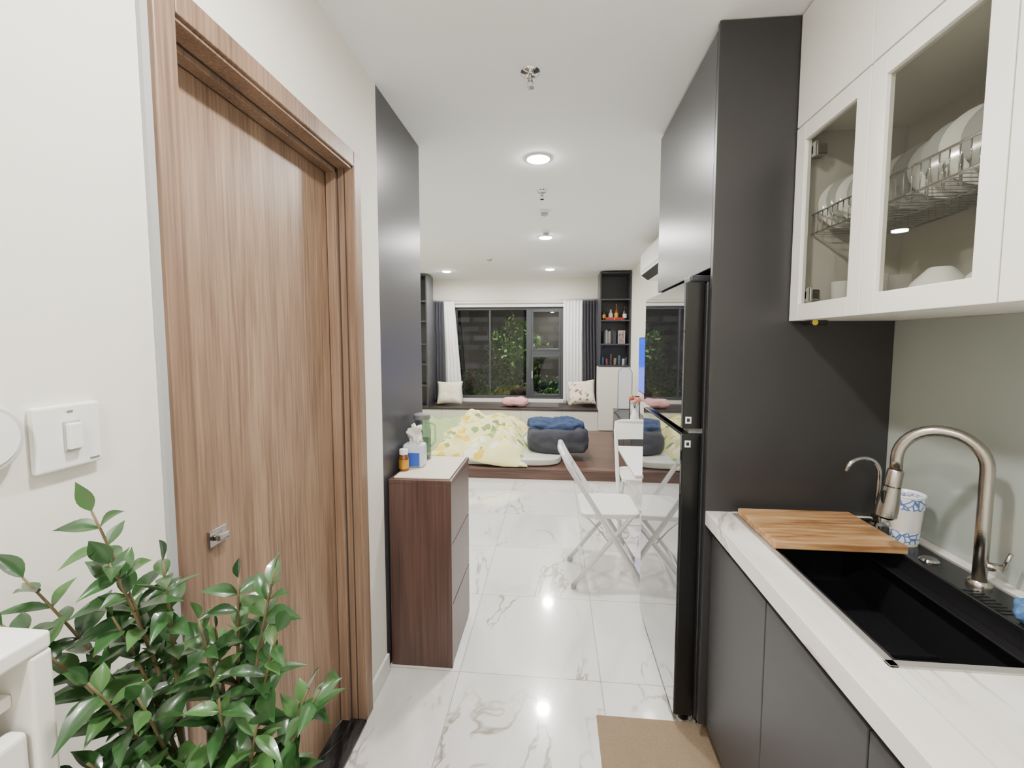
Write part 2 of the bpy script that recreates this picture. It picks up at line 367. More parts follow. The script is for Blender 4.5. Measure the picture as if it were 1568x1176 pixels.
# ------------------------------------------------------------ plant
def leaf_geo(V,F,p,d,nrm,L,W,droop):
    d=d.normalized(); s=d.cross(nrm).normalized(); n=s.cross(d).normalized()
    st=8; b0=len(V)
    prof=[.05,.55,.88,1.0,.94,.76,.5,.24,.0]
    for i in range(st+1):
        t=i/st; w=W/2*prof[i]
        c=p+d*(L*t)-Vector((0,0,1))*(droop*L*t*t)
        for k in(-1,-.5,0,.5,1):
            V.append(c+s*(w*k)+n*(abs(k)*w*.35))
    for i in range(st):
        for k in range(4):
            a=b0+i*5+k; F.append((a,a+1,a+6,a+5))
def bez(a,b,c,t): return a*(1-t)**2+b*2*t*(1-t)+c*t*t
g=group('potted_plant',(-.50,.59,0))
lathe('pot',[(.085,0),(.095,.02),(.118,.26),(.122,.28),(.112,.28),(.108,.25)],(-.50,.60,0),M['pot'],g,36)
lathe('soil',[(.108,.24),(.105,.25),(.02,.255)],(-.50,.60,0),M['soil'],g,24)
V1=[];F1=[];V2=[];F2=[]
tips=[((-.585,.505,1.205),.85),((-.56,.50,1.14),.85),((-.65,.475,1.13),.75),((-.62,.43,1.10),.75),((-.515,.53,1.13),.85),
 ((-.44,.57,1.09),.75),((-.385,.57,1.105),.75),((-.365,.54,1.035),.68),((-.29,.51,.985),.6),((-.33,.55,.95),.55),((-.53,.44,1.03),.68),
 ((-.42,.50,.97),.6),((-.48,.43,.93),.6),((-.38,.48,.87),.5),((-.55,.45,.92),.6),((-.62,.54,.95),.6),((-.47,.56,1.02),.68),((-.34,.46,.82),.45),
 ((-.57,.47,1.0),.68),((-.50,.47,.99),.65),((-.45,.47,.90),.55),((-.56,.50,1.07),.75),((-.46,.52,1.06),.72),((-.37,.50,.94),.58),((-.59,.47,.87),.55)]
root=Vector((-.50,.60,.25))
trunks=[Vector((-.505,.585,.92)),Vector((-.455,.575,.82)),Vector((-.53,.56,.85))]
for i,t in enumerate(trunks):
    r0=root+Vector(((i-1)*.03,0,0)); tube('trunk_%d'%i,[r0,r0.lerp(t,.4)+Vector((.01,.01,0)),r0.lerp(t,.75),t],[.009,.008,.007,.004],M['stem'],g,8)
for i,(tp,hs) in enumerate(tips):
    tp=Vector(tp); t0=min(trunks,key=lambda q:(q.xy-tp.xy).length); k=(hs-.25)/(t0.z-.25); k=min(k,.98)
    st=root.lerp(t0,k); mid=st.lerp(tp,.45)+Vector((0,0,.05))
    pts=[bez(st,mid,tp,j/10) for j in range(11)]
    tube('branch_%d'%i,pts,[.0035-.0002*j for j in range(11)],M['stem'],g,6)
    ln=sum((pts[j+1]-pts[j]).length for j in range(10)); nl=max(3,int(ln*.72/.029))
    for j in range(nl+1):
        t=.3+.70*j/nl; p=bez(st,mid,tp,t); tan=(bez(st,mid,tp,min(1,t+.02))-bez(st,mid,tp,t-.02)).normalized()
        up=Vector((random.uniform(-.3,.5),random.uniform(-.6,.1),1)).normalized(); side=tan.cross(up).normalized()
        for sg in((-1,1) if j<nl else (0,)):
            ang=math.radians(random.uniform(38,60)); d=tan*math.cos(ang)+side*sg*math.sin(ang)+Vector((0,0,random.uniform(-.35,.0)))
            if sg==0: d=tan
            nrm=(up+side*random.uniform(-.4,.4)); L=random.uniform(.050,.074)*(1.05 if j<nl*.7 else .85)
            tgt=(V1,F1) if random.random()<.78 else (V2,F2)
            e=p+d.normalized()*L
            if e.x<WL+.012 or (e.y<.44 and e.x<-.54 and e.z<1.12): continue
            leaf_geo(tgt[0],tgt[1],p,d,nrm,L,L*random.uniform(.35,.43),random.uniform(.1,.4))
mesh_obj('leaves',V1,F1,M['leaf'],g,True); mesh_obj('young_leaves',V2,F2,M['leaf2'],g,True)

# ------------------------------------------------------------ dresser and things on it
g=group('drawer_chest',(-.57,2.03,0)); dt=.832
box('carcass',-.706,-.455,1.83,2.232,.0,dt-.018,M['walnut'],g,.002)
box('top',-.706,-.434,1.83,2.232,dt-.018,dt,M['walnut'],g,.002)
box('side_near',-.455,-.434,1.83,1.846,0,dt-.018,M['walnut'],g,.001)
for i in range(3):
    z0=.012+i*.268; box('drawer_%d'%i,-.455,-.436,1.849,2.23,z0,z0+.262,M['walnut'],g,.002)
box('table_mat',-.69,-.445,1.85,2.215,dt,dt+.006,mat('place_mat',(222,212,196),.7),b=.002)
zt=dt+.006
g=group('supplement_bottle',(-.678,1.95,zt)); C=(-.678,1.95,zt)
lathe('bottle',[(.021,0),(.023,.004),(.023,.062),(.016,.072),(.014,.076)],C,M['amber'],g)
lathe('cap',[(.019,.074),(.0195,.076),(.0195,.096),(.018,.098)],C,M['whitegloss'],g)
lathe('label',[(.0234,.012),(.0234,.052)],C,M['gold'],g)
g=group('tissue_packet',(-.65,2.03,zt))
box('box_body',-.70,-.60,1.99,2.06,zt,zt+.11,mat('tissue_wrap',(206,214,226),.3),g,.014,3)
box('blue_print',-.685,-.618,1.988,1.9905,zt+.008,zt+.07,M['blue'],g)
soft('tissue_tuft',(-.645,2.025,zt+.145),(.06,.045,.10),M['paper'],g,2.2,.025,40)
g=group('glass_pitcher',(-.66,2.16,zt))
lathe('body',[(.040,0),(.044,.006),(.044,.15),(.036,.19),(.038,.2),(.034,.2),(.032,.19),(.041,.148),(.041,.01)],(-.655,2.16,zt),M['clear'],g)
lathe('lid',[(.040,.2),(.041,.203),(.041,.222),(.03,.228)],(-.655,2.16,zt),M['grey'],g)
lathe('water',[(.0405,.011),(.0405,.1)],(-.655,2.16,zt),M['clear'],g)
tube('handle',[(-.615,2.16,zt+.18),(-.59,2.16,zt+.17),(-.588,2.16,zt+.09),(-.612,2.16,zt+.06)],.005,M['clear'],g,8)

# ------------------------------------------------------------ kitchen
FX=.511
g=group('tall_fridge_cabinet',(.8,1.9,0))
box('side_panel_near',FX,WR,1.55,1.57,.075,CEIL-.003,M['chard'],g,.001)
box('side_panel_far',FX+.02,WR,2.335,2.353,0,CEIL-.003,M['chard'],g,.001)
box('upper_box',FX+.02,WR,1.57,2.335,1.68,CEIL-.003,M['chard'],g)
box('upper_door',FX,FX+.018,1.572,2.35,1.664,CEIL-.02,M['char'],g,.002)
box('toe_block',.6,WR,1.55,1.57,0,.075,M['blackmat'],g)
g=group('base_cabinet',(.8,.7,0))
box('carcass',.555,WR,-.4,1.548,.08,.63,M['base'],g)
box('carcass_rail',.555,.578,-.4,1.548,.63,.797,M['base'],g)
box('toe_kick',.613,.633,-.4,1.548,0,.08,M['blackmat'],g)
ed=[1.546,1.147,.772,.38,-.02,-.4]
for i in range(5):
    box('door_%d'%i,.534,.553,ed[i+1]+.002,ed[i]-.002,.085,.765,M['base'],g,.002)
box('finger_rail',.548,.553,-.4,1.546,.767,.797,M['blackmat'],g)
CT=.847; SX0,SX1,SY0,SY1=.597,1.03,.82,1.525
g=group('countertop',(.8,.6,CT))
box('front_strip',.512,SX0,-.4,1.549,CT-.048,CT,M['counter'],g,.002)
box('back_strip',SX1,WR-.0005,-.4,1.549,CT-.048,CT,M['counter'],g)
box('near_slab',SX0,SX1,-.4,SY0,CT-.048,CT,M['counter'],g)
box('far_strip',SX0,SX1,SY1,1.549,CT-.048,CT,M['counter'],g)
g=group('kitchen_sink',(.8,1.17,CT))
r=.010
box('rim_front',SX0-.006,SX0+r,SY0-.006,SY1,CT,CT+.004,M['rim'],g,.001)
box('rim_near',SX0-.006,SX1,SY0-.006,SY0+r,CT,CT+.004,M['rim'],g,.001)
box('rim_far',SX0+r,SX1,SY1-.012,SY1,CT,CT+.003,M['blackmat'],g,.001)
box('rim_back',SX1-.004,SX1+.004,SY0-.006,SY1,CT,CT+.004,M['rim'],g,.001)
LX=.935
box('ledge',LX,SX1-.004,SY0+r,SY1-.012,CT-.012,CT+.002,M['sink'],g,.003)
box('step_front',SX0+r,SX0+.034,SY0+.002,SY1-.002,CT-.03,CT-.014,M['sink'],g,.002)
box('step_near',SX0+r,LX,SY0+.006,SY0+.026,CT-.03,CT-.014,M['sink'],g,.002)
bx0,bx1,by0,by1,bz=SX0+.02,LX,SY0+.014,SY1-.014,CT-.205
th=.004
box('basin_front',bx0-th,bx0,by0,by1,bz,CT-.001,M['sink'],g)
box('basin_back',bx1,bx1+th,by0,by1,bz,CT-.012,M['sink'],g)
box('basin_near',bx0,bx1,by0-th,by0,bz,CT-.001,M['sink'],g)
box('basin_far',bx0,bx1,by1,by1+th,bz,CT-.001,M['sink'],g)
box('basin_floor',bx0-th,bx1+th,by0-th,by1+th,bz-th,bz,M['sink'],g)
box('basin_ridge',bx0,bx1,1.14,1.15,bz,bz+.012,M['sink'],g,.003)
box('waterfall_shelf',bx1-.03,bx1,by0,by1,CT-.05,CT-.044,M['sink'],g,.002)
lathe('drain',[(.045,.0),(.045,.004),(.03,.005),(.028,.002),(.004,.003)],(.78,1.0,bz),M['steel'],g)
for i in range(8):
    box('overflow_slot_%d'%i,.941,.972,1.0+i*.013,1.006+i*.013,CT+.002,CT+.0032,M['black'],g)
lathe('press_knob',[(.02,0),(.021,.003),(.017,.008)],(.975,1.235,CT+.002),M['chrome'],g)
g=group('cutting_board',(.77,1.385,CT))
box('slab',.602,.945,1.262,1.512,CT+.0045,CT+.027,M['board'],g,.004,3)
# main faucet
g=group('pull_down_faucet',(.985,1.11,CT))
B=Vector((.995,1.12,CT+.002)); dr=Vector((-.125,.10,0)).normalized(); R=.080
lathe('base_ring',[(.023,0),(.023,.008),(.018,.014)],B,M['steel'],g)
pts=[B+Vector((0,0,.01)),B+Vector((0,0,.14)),B+Vector((0,0,.275))]
for i in range(1,17):
    a=math.pi*i/16; pts.append(B+Vector((0,0,.275))+dr*(R-R*math.cos(a))+Vector((0,0,R*math.sin(a))))
pts.append(pts[-1]+Vector((0,0,-.03)))
tube('gooseneck',pts,.0135,M['steel'],g,16)
e=pts[-1]; Rm=Matrix.Rotation(math.radians(7),3,dr.cross(Vector((0,0,1))))
lathe('spray_head',[(.0145,0),(.0175,-.005),(.018,-.04),(.024,-.10),(.024,-.125),(.019,-.127)],e,M['steel'],g,32,'Z',Rm)
lathe('spray_nozzle',[(.019,-.127),(.018,-.131)],e,M['black'],g,32,'Z',Rm)
lathe('spray_seam',[(.0182,-.042),(.0186,-.046)],e,M['black'],g,32,'Z',Rm)
box('spray_button',e.x-.030,e.x-.020,e.y-.006,e.y+.006,e.z-.09,e.z-.055,M['black'],g,.003)
tube('lever_joint',[B+Vector((0,0,.05)),B+Vector((.03,-.02,.05))],.010,M['steel'],g,14)
tube('lever',[B+Vector((.03,-.02,.05)),B+Vector((.038,-.028,.09))],[.005,.004],M['steel'],g,10)
# filter faucet
g=group('filter_faucet',(.998,1.465,CT))
B=Vector((.998,1.465,CT+.002))
lathe('base_ring',[(.02,0),(.02,.006),(.012,.012),(.011,.035)],B,M['chrome'],g)
pts=[B+Vector((0,0,.03)),B+Vector((0,0,.165))]
for i in range(1,13):
    a=math.radians(150)*i/12; pts.append(B+Vector((-.048+.048*math.cos(a),0,.165+.048*math.sin(a))))
pts.append(pts[-1]+Vector((-.008,0,-.018)))
tube('spout',pts,.0062,M['chrome'],g,12)
tube('tap_lever',[B+Vector((0,0,.03)),B+Vector((-.035,-.02,.04))],[.006,.004],M['black'],g,10)
# patterned paper cup
cupm,nt,bb=newmat('cup_print')
tc=N(nt,'ShaderNodeTexCoord'); v=N(nt,'ShaderNodeTexVoronoi'); v.feature='DISTANCE_TO_EDGE'; v.inputs['Scale'].default_value=60
rr=N(nt,'ShaderNodeValToRGB'); rr.color_ramp.elements[0].position=.05; rr.color_ramp.elements[0].color=srgb(80,112,176); rr.color_ramp.elements[1].position=.12; rr.color_ramp.elements[1].color=srgb(228,232,238)
nt.links.new(tc.outputs['Object'],v.inputs['Vector']); nt.links.new(v.outputs['Distance'],rr.inputs['Fac']); nt.links.new(rr.outputs['Color'],bb.inputs['Base Color']); bb.inputs['Roughness'].default_value=.3
g=group('patterned_cup',(.992,1.345,CT)); C=(.992,1.345,CT+.002)
lathe('cup_body',[(.03,0),(.031,.002),(.042,.14),(.0435,.142),(.0425,.145),(.040,.142),(.030,.006)],C,M['porc'],g)
lathe('print_band_top',[(.0398,.105),(.0426,.137)],C,cupm,g)
lathe('print_band_bottom',[(.0316,.008),(.0345,.04)],C,cupm,g)
soft('dish_cloth',(.972,.955,CT+.022),(.07,.07,.05),mat('blue_cloth',(74,110,156),.9,bump=.6,bscale=80,var=.4),None,2.6,.02,30,flat=CT+.004)
box('backsplash',WR-.006,WR-.0005,-.4,1.549,CT+.0005,1.486,M['splash'])
# upper cabinets
UX=.7526; UZ=1.486
g=group('wall_cabinet',(.9,.9,1.9))
UY=[1.548,1.209,.855,.50,.145,-.21]
box('back_panel',1.065,WR-.001,UY[-1],UY[0],UZ+.001,CEIL-.004,M['tile_inside'],g)
box('bottom',UX+.022,1.065,UY[-1],UY[0],UZ,UZ+.018,M['white'],g)
box('mid_shelf',UX+.022,1.065,UY[-1],UY[0],2.07,2.088,M['white'],g)
box('top_board',UX+.022,1.065,UY[-1],UY[0],CEIL-.022,CEIL-.004,M['white'],g)
for i,y in enumerate(UY):
    yy=min(max(y,UY[-1]+.009),UY[0]-.009)
    if i in(1,): continue
    box('divider_%d'%i,UX+.022,1.065,yy-.009,yy+.009,UZ+.018,CEIL-.022,M['tile_inside'],g)
box('upper_divider',UX+.022,1.065,UY[1]-.009,UY[1]+.009,2.088,CEIL-.022,M['white'],g)
for i in range(5):
    a,b_=UY[i+1]+.0015,UY[i]-.0015
    box('top_door_%d'%i,UX,UX+.02,a,b_,2.086,CEIL-.006,M['white'],g,.002)
    if i<2:
        f=.05; z0,z1=UZ,2.082
        box('glass_door_%d_stile_a'%i,UX,UX+.02,a,a+f,z0,z1,M['white'],g,.0015)
        box('glass_door_%d_stile_b'%i,UX,UX+.02,b_-f,b_,z0,z1,M['white'],g,.0015)
        box('glass_door_%d_rail_b'%i,UX,UX+.02,a+f,b_-f,z0,z0+f,M['white'],g,.0015)
        box('glass_door_%d_rail_t'%i,UX,UX+.02,a+f,b_-f,z1-f,z1,M['white'],g,.0015)
        mesh_obj('glass_door_%d_pane'%i,[(UX+.01,a+f-.002,z0+f-.002),(UX+.01,b_-f+.002,z0+f-.002),(UX+.01,b_-f+.002,z1-f+.002),(UX+.01,a+f-.002,z1-f+.002)],[(0,1,2,3)],M['cabglass'],g)
        if i==0:
          for zz in(z0+.06,z1-.1):
            box('hinge_%d_%d'%(i,int(zz*100)),UX+.0205,UX+.06,b_-.062,b_-.02,zz,zz+.035,M['steel'],g,.006)
            box('hinge_cup_%d_%d'%(i,int(zz*100)),UX+.0205,UX+.03,b_-.075,b_-.02,zz-.006,zz+.042,M['chrome'],g,.004)
    else:
        box('solid_door_%d'%i,UX,UX+.02,a,b_,UZ,2.082,M['white'],g,.002)
box('sensor_bar',.785,.84,1.485,1.525,UZ-.014,UZ,M['black'],g,.004)
lathe('sensor_sticker',[(.009,-.0005),(.009,.0)],(.80,1.4845,UZ-.007),M['yellow'],g,16,'Y')
# dish rack + dishes
RZ=1.755
g=group('dish_rack',(.9,1.2,RZ))
for zz,xx in((RZ,.80),(RZ,1.04),(RZ+.06,.80),(RZ+.06,1.04),(RZ,.92)):
    tube('rail_%d_%d'%(zz*1000,xx*100),[(xx,.88,zz),(xx,1.53,zz)],.003,M['chrome'],g,6)
for i in range(27):
    y=.885+i*.0245; tube('wire_%d'%i,[(.80,y,RZ+.06),(.80,y,RZ),(.92,y,RZ-.002),(1.04,y,RZ),(1.04,y,RZ+.06)],.0016,M['chrome'],g,5)
for i in range(14):
    y=.9+i*.045; tube('loop_%d'%i,[(.86,y,RZ),(.86,y,RZ+.055),(.87,y+.01,RZ+.07),(.88,y+.02,RZ+.055),(.88,y+.02,RZ)],.0016,M['chrome'],g,5)
pr=[(.045,0),(.05,.003),(.085,.012),(.1,.02),(.101,.022),(.085,.016),(.05,.007),(.002,.006)]
platem=mat('plate_grey_glaze',(176,178,176),.15,coat=.5)
for i,(x,y,s) in enumerate([(.97,1.00,.9),(.96,1.045,1.0),(.95,1.09,1.0),(.94,1.135,.95),(.93,1.18,.85),(.92,1.22,.85),(.91,1.265,.8),(.90,1.37,.8),(.89,1.405,.8),(.89,1.44,.85),(.88,1.475,.8)]):
    Rm=Matrix.Rotation(math.radians(-30),3,'Z')@Matrix.Rotation(math.radians(-12),3,'X')
    if i>6: Rm=Matrix.Rotation(math.radians(-14),3,'Z')@Matrix.Rotation(math.radians(-10),3,'X')
    lathe('plate_%d'%i,[(a*s,b_*s) for a,b_ in pr],(x,y,RZ+.004+.101*s),platem if i%2 else M['porc'],g,36,'Y',Rm)
zc=UZ+.018
g=group('rice_bowls',(.9,1.05,zc))
bp=[(.02,0),(.025,.004),(.05,.03),(.06,.055),(.057,.055),(.045,.03),(.005,.008)]
for i,(x,y,s,inv) in enumerate([(.85,.96,1.05,1),(.85,1.10,1.1,1),(.97,1.03,1.1,1),(.97,1.17,1.0,1),(.86,1.215,.75,0)]):
    lathe('bowl_%d'%i,[(a*s,(.055-b_ if inv else b_)*s) for a,b_ in bp],(x,y,zc),M['porc'],g,28)
    if i in(0,1,2): lathe('bowl_top_%d'%i,[(a*s*.92,(.055-b_)*s) for a,b_ in bp],(x,y,zc+.02),M['porc'],g,28)
g=group('drinking_glasses',(.9,1.4,zc))
for i,(x,y) in enumerate([(.85,1.31),(.86,1.38),(.93,1.34),(.95,1.42),(.86,1.46)]):
    lathe('glass_%d'%i,[(.024,0),(.026,.003),(.031,.095),(.029,.095),(.023,.008)],(x,y,zc),M['clear'] if i%2 else M['porc'],g,24)

# ------------------------------------------------------------ fridge
g=group('refrigerator',(.76,1.97,0))
fy0,fy1,fx=1.618,2.29,.443
box('body',fx+.075,1.05,fy0+.004,fy1-.004,.03,1.625,M['fridgeside'],g,.004)
box('lower_door_core',fx+.006,fx+.068,fy0,fy1,.045,1.095,M['black'],g,.003)
box('upper_door_core',fx+.006,fx+.068,fy0,fy1,1.115,1.625,M['black'],g,.003)
box('lower_door_glass',fx,fx+.0062,fy0+.002,fy1-.002,.047,1.093,M['fridge'],g,.001)
box('upper_door_glass',fx,fx+.0062,fy0+.002,fy1-.002,1.117,1.623,M['fridge'],g,.001)
box('gasket_lower',fx+.068,fx+.075,fy0+.01,fy1-.01,.05,1.09,M['blackmat'],g)
box('gasket_upper',fx+.068,fx+.075,fy0+.01,fy1-.01,1.12,1.62,M['blackmat'],g)
box('middle_hinge',fx+.03,fx+.09,fy0+.01,fy0+.08,1.096,1.114,M['grey'],g,.001)
box('top_hinge_cover',fx+.02,fx+.13,fy0+.005,fy0+.09,1.625,1.648,M['fridgeside'],g,.006)
box('kick_grille',fx+.09,fx+.11,fy0+.02,fy1-.02,.0,.035,M['black'],g)
for i,y in enumerate((fy0+.05,fy1-.05)): 
    lathe('foot_%d'%i,[(.02,0),(.02,.045)],(fx+.05,y,0),M['black'],g,16)
    lathe('foot_back_%d'%i,[(.02,0),(.02,.032)],(1.0,y,0),M['black'],g,16)
for i,z in enumerate((1.145,1.06)):
    box('energy_label_%d'%i,fx+.014,fx+.034,fy0-.0012,fy0,z-.012,z+.012,M['whitegloss'],g)
    box('energy_label_mark_%d'%i,fx+.019,fx+.029,fy0-.0018,fy0-.0012,z-.006,z+.006,M['black'],g)

box('door_mat',.165,.585,.98,1.635,.0,.008,M['mat'],b=.003)

# ------------------------------------------------------------ folding chairs & table
def chair(name,loc,rz):
    e=bpy.data.objects.new(name,None); COL.objects.link(e)
    def P(o): o.parent=e; return o
    W=M['whitemetal']
    for s in(-1,1):
        y=.19*s
        P(tube('long_leg_%d'%(s+1),[(.21,y,.012),(.0,y,.345),(-.16,y,.60),(-.235,y,.72),(-.262,y*.97,.775),(-.268,y*.8,.785)],.0145,W,None,12))
        y2=.165*s
        P(tube('short_leg_%d'%(s+1),[(-.205,y2,.012),(.12,y2,.425)],.013,W,None,12))
        P(lathe('foot_cap_%d'%(s+1),[(.017,0),(.017,.02),(.0145,.03)],(.205,y,0),M['lgrey'],None,12))
        P(lathe('rear_foot_cap_%d'%(s+1),[(.016,0),(.016,.02),(.013,.03)],(-.2,y2,0),M['lgrey'],None,12))
        P(tube('link_%d'%(s+1),[(-.13,y*.97,.43),(-.07,y2,.36),(.0,y2,.275)],.004,M['chrome'],None,6))
    P(tube('front_bar',[(.15,-.19,.11),(.15,.19,.11)],.0105,W,None,10))
    P(tube('rear_bar',[(-.14,-.165,.10),(-.14,.165,.10)],.0105,W,None,10))
    P(tube('top_bar',[(-.268,-.155,.785),(-.278,0,.787),(-.268,.155,.785)],.0145,W,None,12))
    V=[];F=[];n=12
    for i in range(n+1):
        t=-1+2*i/n; y=t*.182; bow=-.03*(1-t*t)
        for (x,z) in((-.262,.775),(-.19,.655),(-.178,.655),(-.248,.778)): V.append((x+bow,y,z))
    for i in range(n):
        for k in range(4): a=i*4+k; b_=i*4+(k+1)%4; F.append((a,b_,b_+4,a+4))
    F.append((0,3,2,1)); F.append((n*4,n*4+1,n*4+2,n*4+3))
    P(bev(mesh_obj('back_panel',V,F,M['whitegloss'],None,True),.004))
    V=[];F=[];hw=[];
    for (cx,cy,a0,rr) in((.125,.125,0,.05),(-.12,.135,90,.04),(-.12,-.135,180,.04),(.125,-.125,270,.05)):
        for k in range(7):
            a=math.radians(a0+90*k/6); hw.append((cx+rr*math.cos(a),cy+rr*math.sin(a)))
    n=len(hw)
    for z,sc in((.415,.95),(.42,1),(.443,1),(.449,.96)):
        for x,y in hw: V.append((x*sc,y*sc,z))
    for l in range(3):
        for k in range(n): F.append((l*n+k,l*n+(k+1)%n,(l+1)*n+(k+1)%n,(l+1)*n+k))
    F.append(tuple(range(n))[::-1]); F.append(tuple(range(3*n,4*n)))
    P(mesh_obj('seat',V,F,M['whitegloss'],None,False))
    e.location=loc; e.rotation_euler=(0,0,math.radians(rz)); return e
chair('folding_chair',(.31,2.70,0),2)
chair('folding_chair',(.665,3.36,0),-92)
g=group('folding_table',(.73,2.69,0))
box('top',.42,1.03,2.37,3.04,.70,.722,M['whitegloss'],g,.006,3)
for y in(2.46,2.98):
    tube('leg_a_%d'%(y*100),[(.60,y,.006),(.95,y,.69)],.011,M['whitemetal'],g)
    tube('leg_b_%d'%(y*100),[(.95,y+.025,.006),(.60,y+.025,.69)],.011,M['whitemetal'],g)
tube('bar_a',[(.60,2.46,.01),(.60,2.98,.01)],.01,M['whitemetal'],g)
tube('bar_b',[(.95,2.485,.01),(.95,3.005,.01)],.01,M['whitemetal'],g)

# ------------------------------------------------------------ platform, bench, bed
PZ=.115
g=group('bed_platform',(-.6,5.9,0))
box('deck',-2.395,WR-.003,4.55,WF-.003,PZ-.02,PZ,M['platform'],g,.002)
box('riser',-2.395,WR-.003,4.565,4.585,0,PZ-.02,M['platform'],g)
box('fill',-2.39,WR-.01,4.585,WF-.01,0,PZ-.02,M['platform'],g)
g=group('window_bench',(-.8,6.95,PZ))
box('front_box',-2.395,.628,6.62,WF-.004,PZ,.40,M['white'],g,.002)
box('seat_top',-2.395,.628,6.60,WF-.004,.40,.428,mat('bench_top',(52,44,42),.5),g,.003)
for i in range(4): box('seam_%d'%i,-1.7+i*.6,-1.697+i*.6,6.618,6.6205,PZ+.01,.395,M['grey'],g)
MZ=.20
g=group('bed',(-1.1,5.6,PZ))
soft('mattress',(-1.12,5.52,(PZ+MZ)/2+.0),(2.4,1.80,.085),M['mattress'],g,10,.006,3,cuts=24,flat=PZ+.003)
cover('green_blanket',-2.25,-1.05,4.68,6.38,MZ,.36,M['green'],g,.06,3,edge=.3)
def dsh(X,Y,z,u,v):
    k=max(0,1-v*2.0)*u
    e=max(0,(.10-v)/.10)*max(0,(u-.35)/.65)
    return X+.10*k,max(Y-.13*k,4.565),max(z-.05*k-.05*e,PZ+.015)
cover('floral_duvet',-1.40,-.38,4.66,6.38,MZ+.002,.405,M['duvet'],g,.085,11,edge=.32,shape=dsh,n=90)
g=group('bean_bag',(.03,5.15,MZ))
soft('body',(.035,5.13,.325),(.66,.58,.29),M['beanbag'],g,5,.03,6,seed=2,flat=MZ+.006,cuts=20)
soft('folded_blanket',(.015,5.17,.465),(.62,.52,.12),M['navy'],g,3.8,.045,7,seed=5,cuts=26)
pillow('cream_pillow',(-1.64,6.90,.62),.40,.38,.15,M['pilcr'],66,6)
pillow('floral_pillow',(.40,6.90,.645),.42,.40,.16,M['pilfl'],64,-8,6)
soft('pink_cushion',(-.60,6.82,.505),(.40,.24,.15),M['pink'],None,2.6,.02,9,seed=4,flat=.43)

# ------------------------------------------------------------ window
g=group('window_1',(-.76,WF,1.2)); A=M['alu']; y0,y1=WF+.05,WF+.11
fw=.045
box('frame_left',WX0,WX0+fw,y0,y1,WZ0,WZ1,A,g,.003); box('frame_right',WX1-fw,WX1,y0,y1,WZ0,WZ1,A,g,.003)
box('frame_top',WX0+fw,WX1-fw,y0,y1,WZ1-fw,WZ1,A,g,.003); box('frame_bottom',WX0+fw,WX1-fw,y0,y1,WZ0,WZ0+fw,A,g,.003)
box('mullion',-.47,-.39,y0-.01,y1,WZ0+fw,WZ1-fw,A,g,.003)
box('transom',-.39,WX1-fw,y0,y1,1.20,1.27,A,g,.003)
box('sash_rail',-1.085,-1.06,y0+.01,y1,WZ0+fw,WZ1-fw,A,g,.002)
for nm,a,b_,c,d in(('upper_sash',-.39,WX1-fw,1.27,WZ1-fw),('lower_sash',-.39,WX1-fw,WZ0+fw,1.20)):
    box(nm+'_l',a,a+.035,y0-.006,y1-.02,c,d,A,g,.002); box(nm+'_r',b_-.035,b_,y0-.006,y1-.02,c,d,A,g,.002)
    box(nm+'_b',a+.035,b_-.035,y0-.006,y1-.02,c,c+.035,A,g,.002); box(nm+'_t',a+.035,b_-.035,y0-.006,y1-.02,d-.035,d,A,g,.002)
box('handle',-.378,-.366,y0-.04,y0-.006,.82,.94,M['whitegloss'],g,.003)
yy=y0+.031
mesh_obj('pane',[(WX0+.02,yy,WZ0+.02),(WX1-.02,yy,WZ0+.02),(WX1-.02,yy,WZ1-.02),(WX0+.02,yy,WZ1-.02)],[(0,1,2,3)],M['glass'],g)
box('trim_1',WX0-.06,WX1+.06,WF-.012,WF-.0005,WZ1,WZ1+.05,M['whitegloss'],b=.002)
def curtain(name,xt0,xt1,xb0,xb1,y,z0,z1,m,folds,amp):
    V=[];F=[];nx=folds*10;nz=24
    for j in range(nz+1):
        t=j/nz; z=z1+(z0-z1)*t
        for i in range(nx+1):
            u=i/nx; x=(xt0+(xt1-xt0)*u)*(1-t)+(xb0+(xb1-xb0)*u)*t
            yy=y+amp*(.7+.5*t)*math.sin(u*folds*2*math.pi+.4*math.sin(t*3))+.012*noise.noise(Vector((x*6,z*2,1)))
            V.append((x+.008*math.sin(u*folds*4*math.pi+1),yy,z))
    for j in range(nz):
        for i in range(nx): a=j*(nx+1)+i; F.append((a,a+1,a+nx+2,a+nx+1))
    o=mesh_obj(name,V,F,m,None,True); md=o.modifiers.new('s','SOLIDIFY'); md.thickness=.003; return o
zb=.432
curtain('sheer_curtain',-1.80,-1.63,-1.76,-1.50,7.20,zb,2.065,M['sheer'],4,.03)
curtain('sheer_curtain',.12,.42,.13,.44,7.20,zb,2.065,M['sheer'],6,.03)
curtain('blackout_curtain',-2.10,-1.81,-2.10,-1.78,7.21,zb,2.065,M['darkcurt'],6,.035)
curtain('blackout_curtain',.43,.66,.46,.70,7.21,zb,2.065,M['darkcurt'],5,.035)
g=group('curtain_rod',(-.7,7.21,2.08))
tube('rod',[(-2.1,7.21,2.08),(.74,7.21,2.08)],.012,M['whitemetal'],g)
for x in(-2.05,-.7,.70): tube('bracket_%d'%(x*10),[(x,7.21,2.08),(x,WF,2.08)],.006,M['whitemetal'],g)

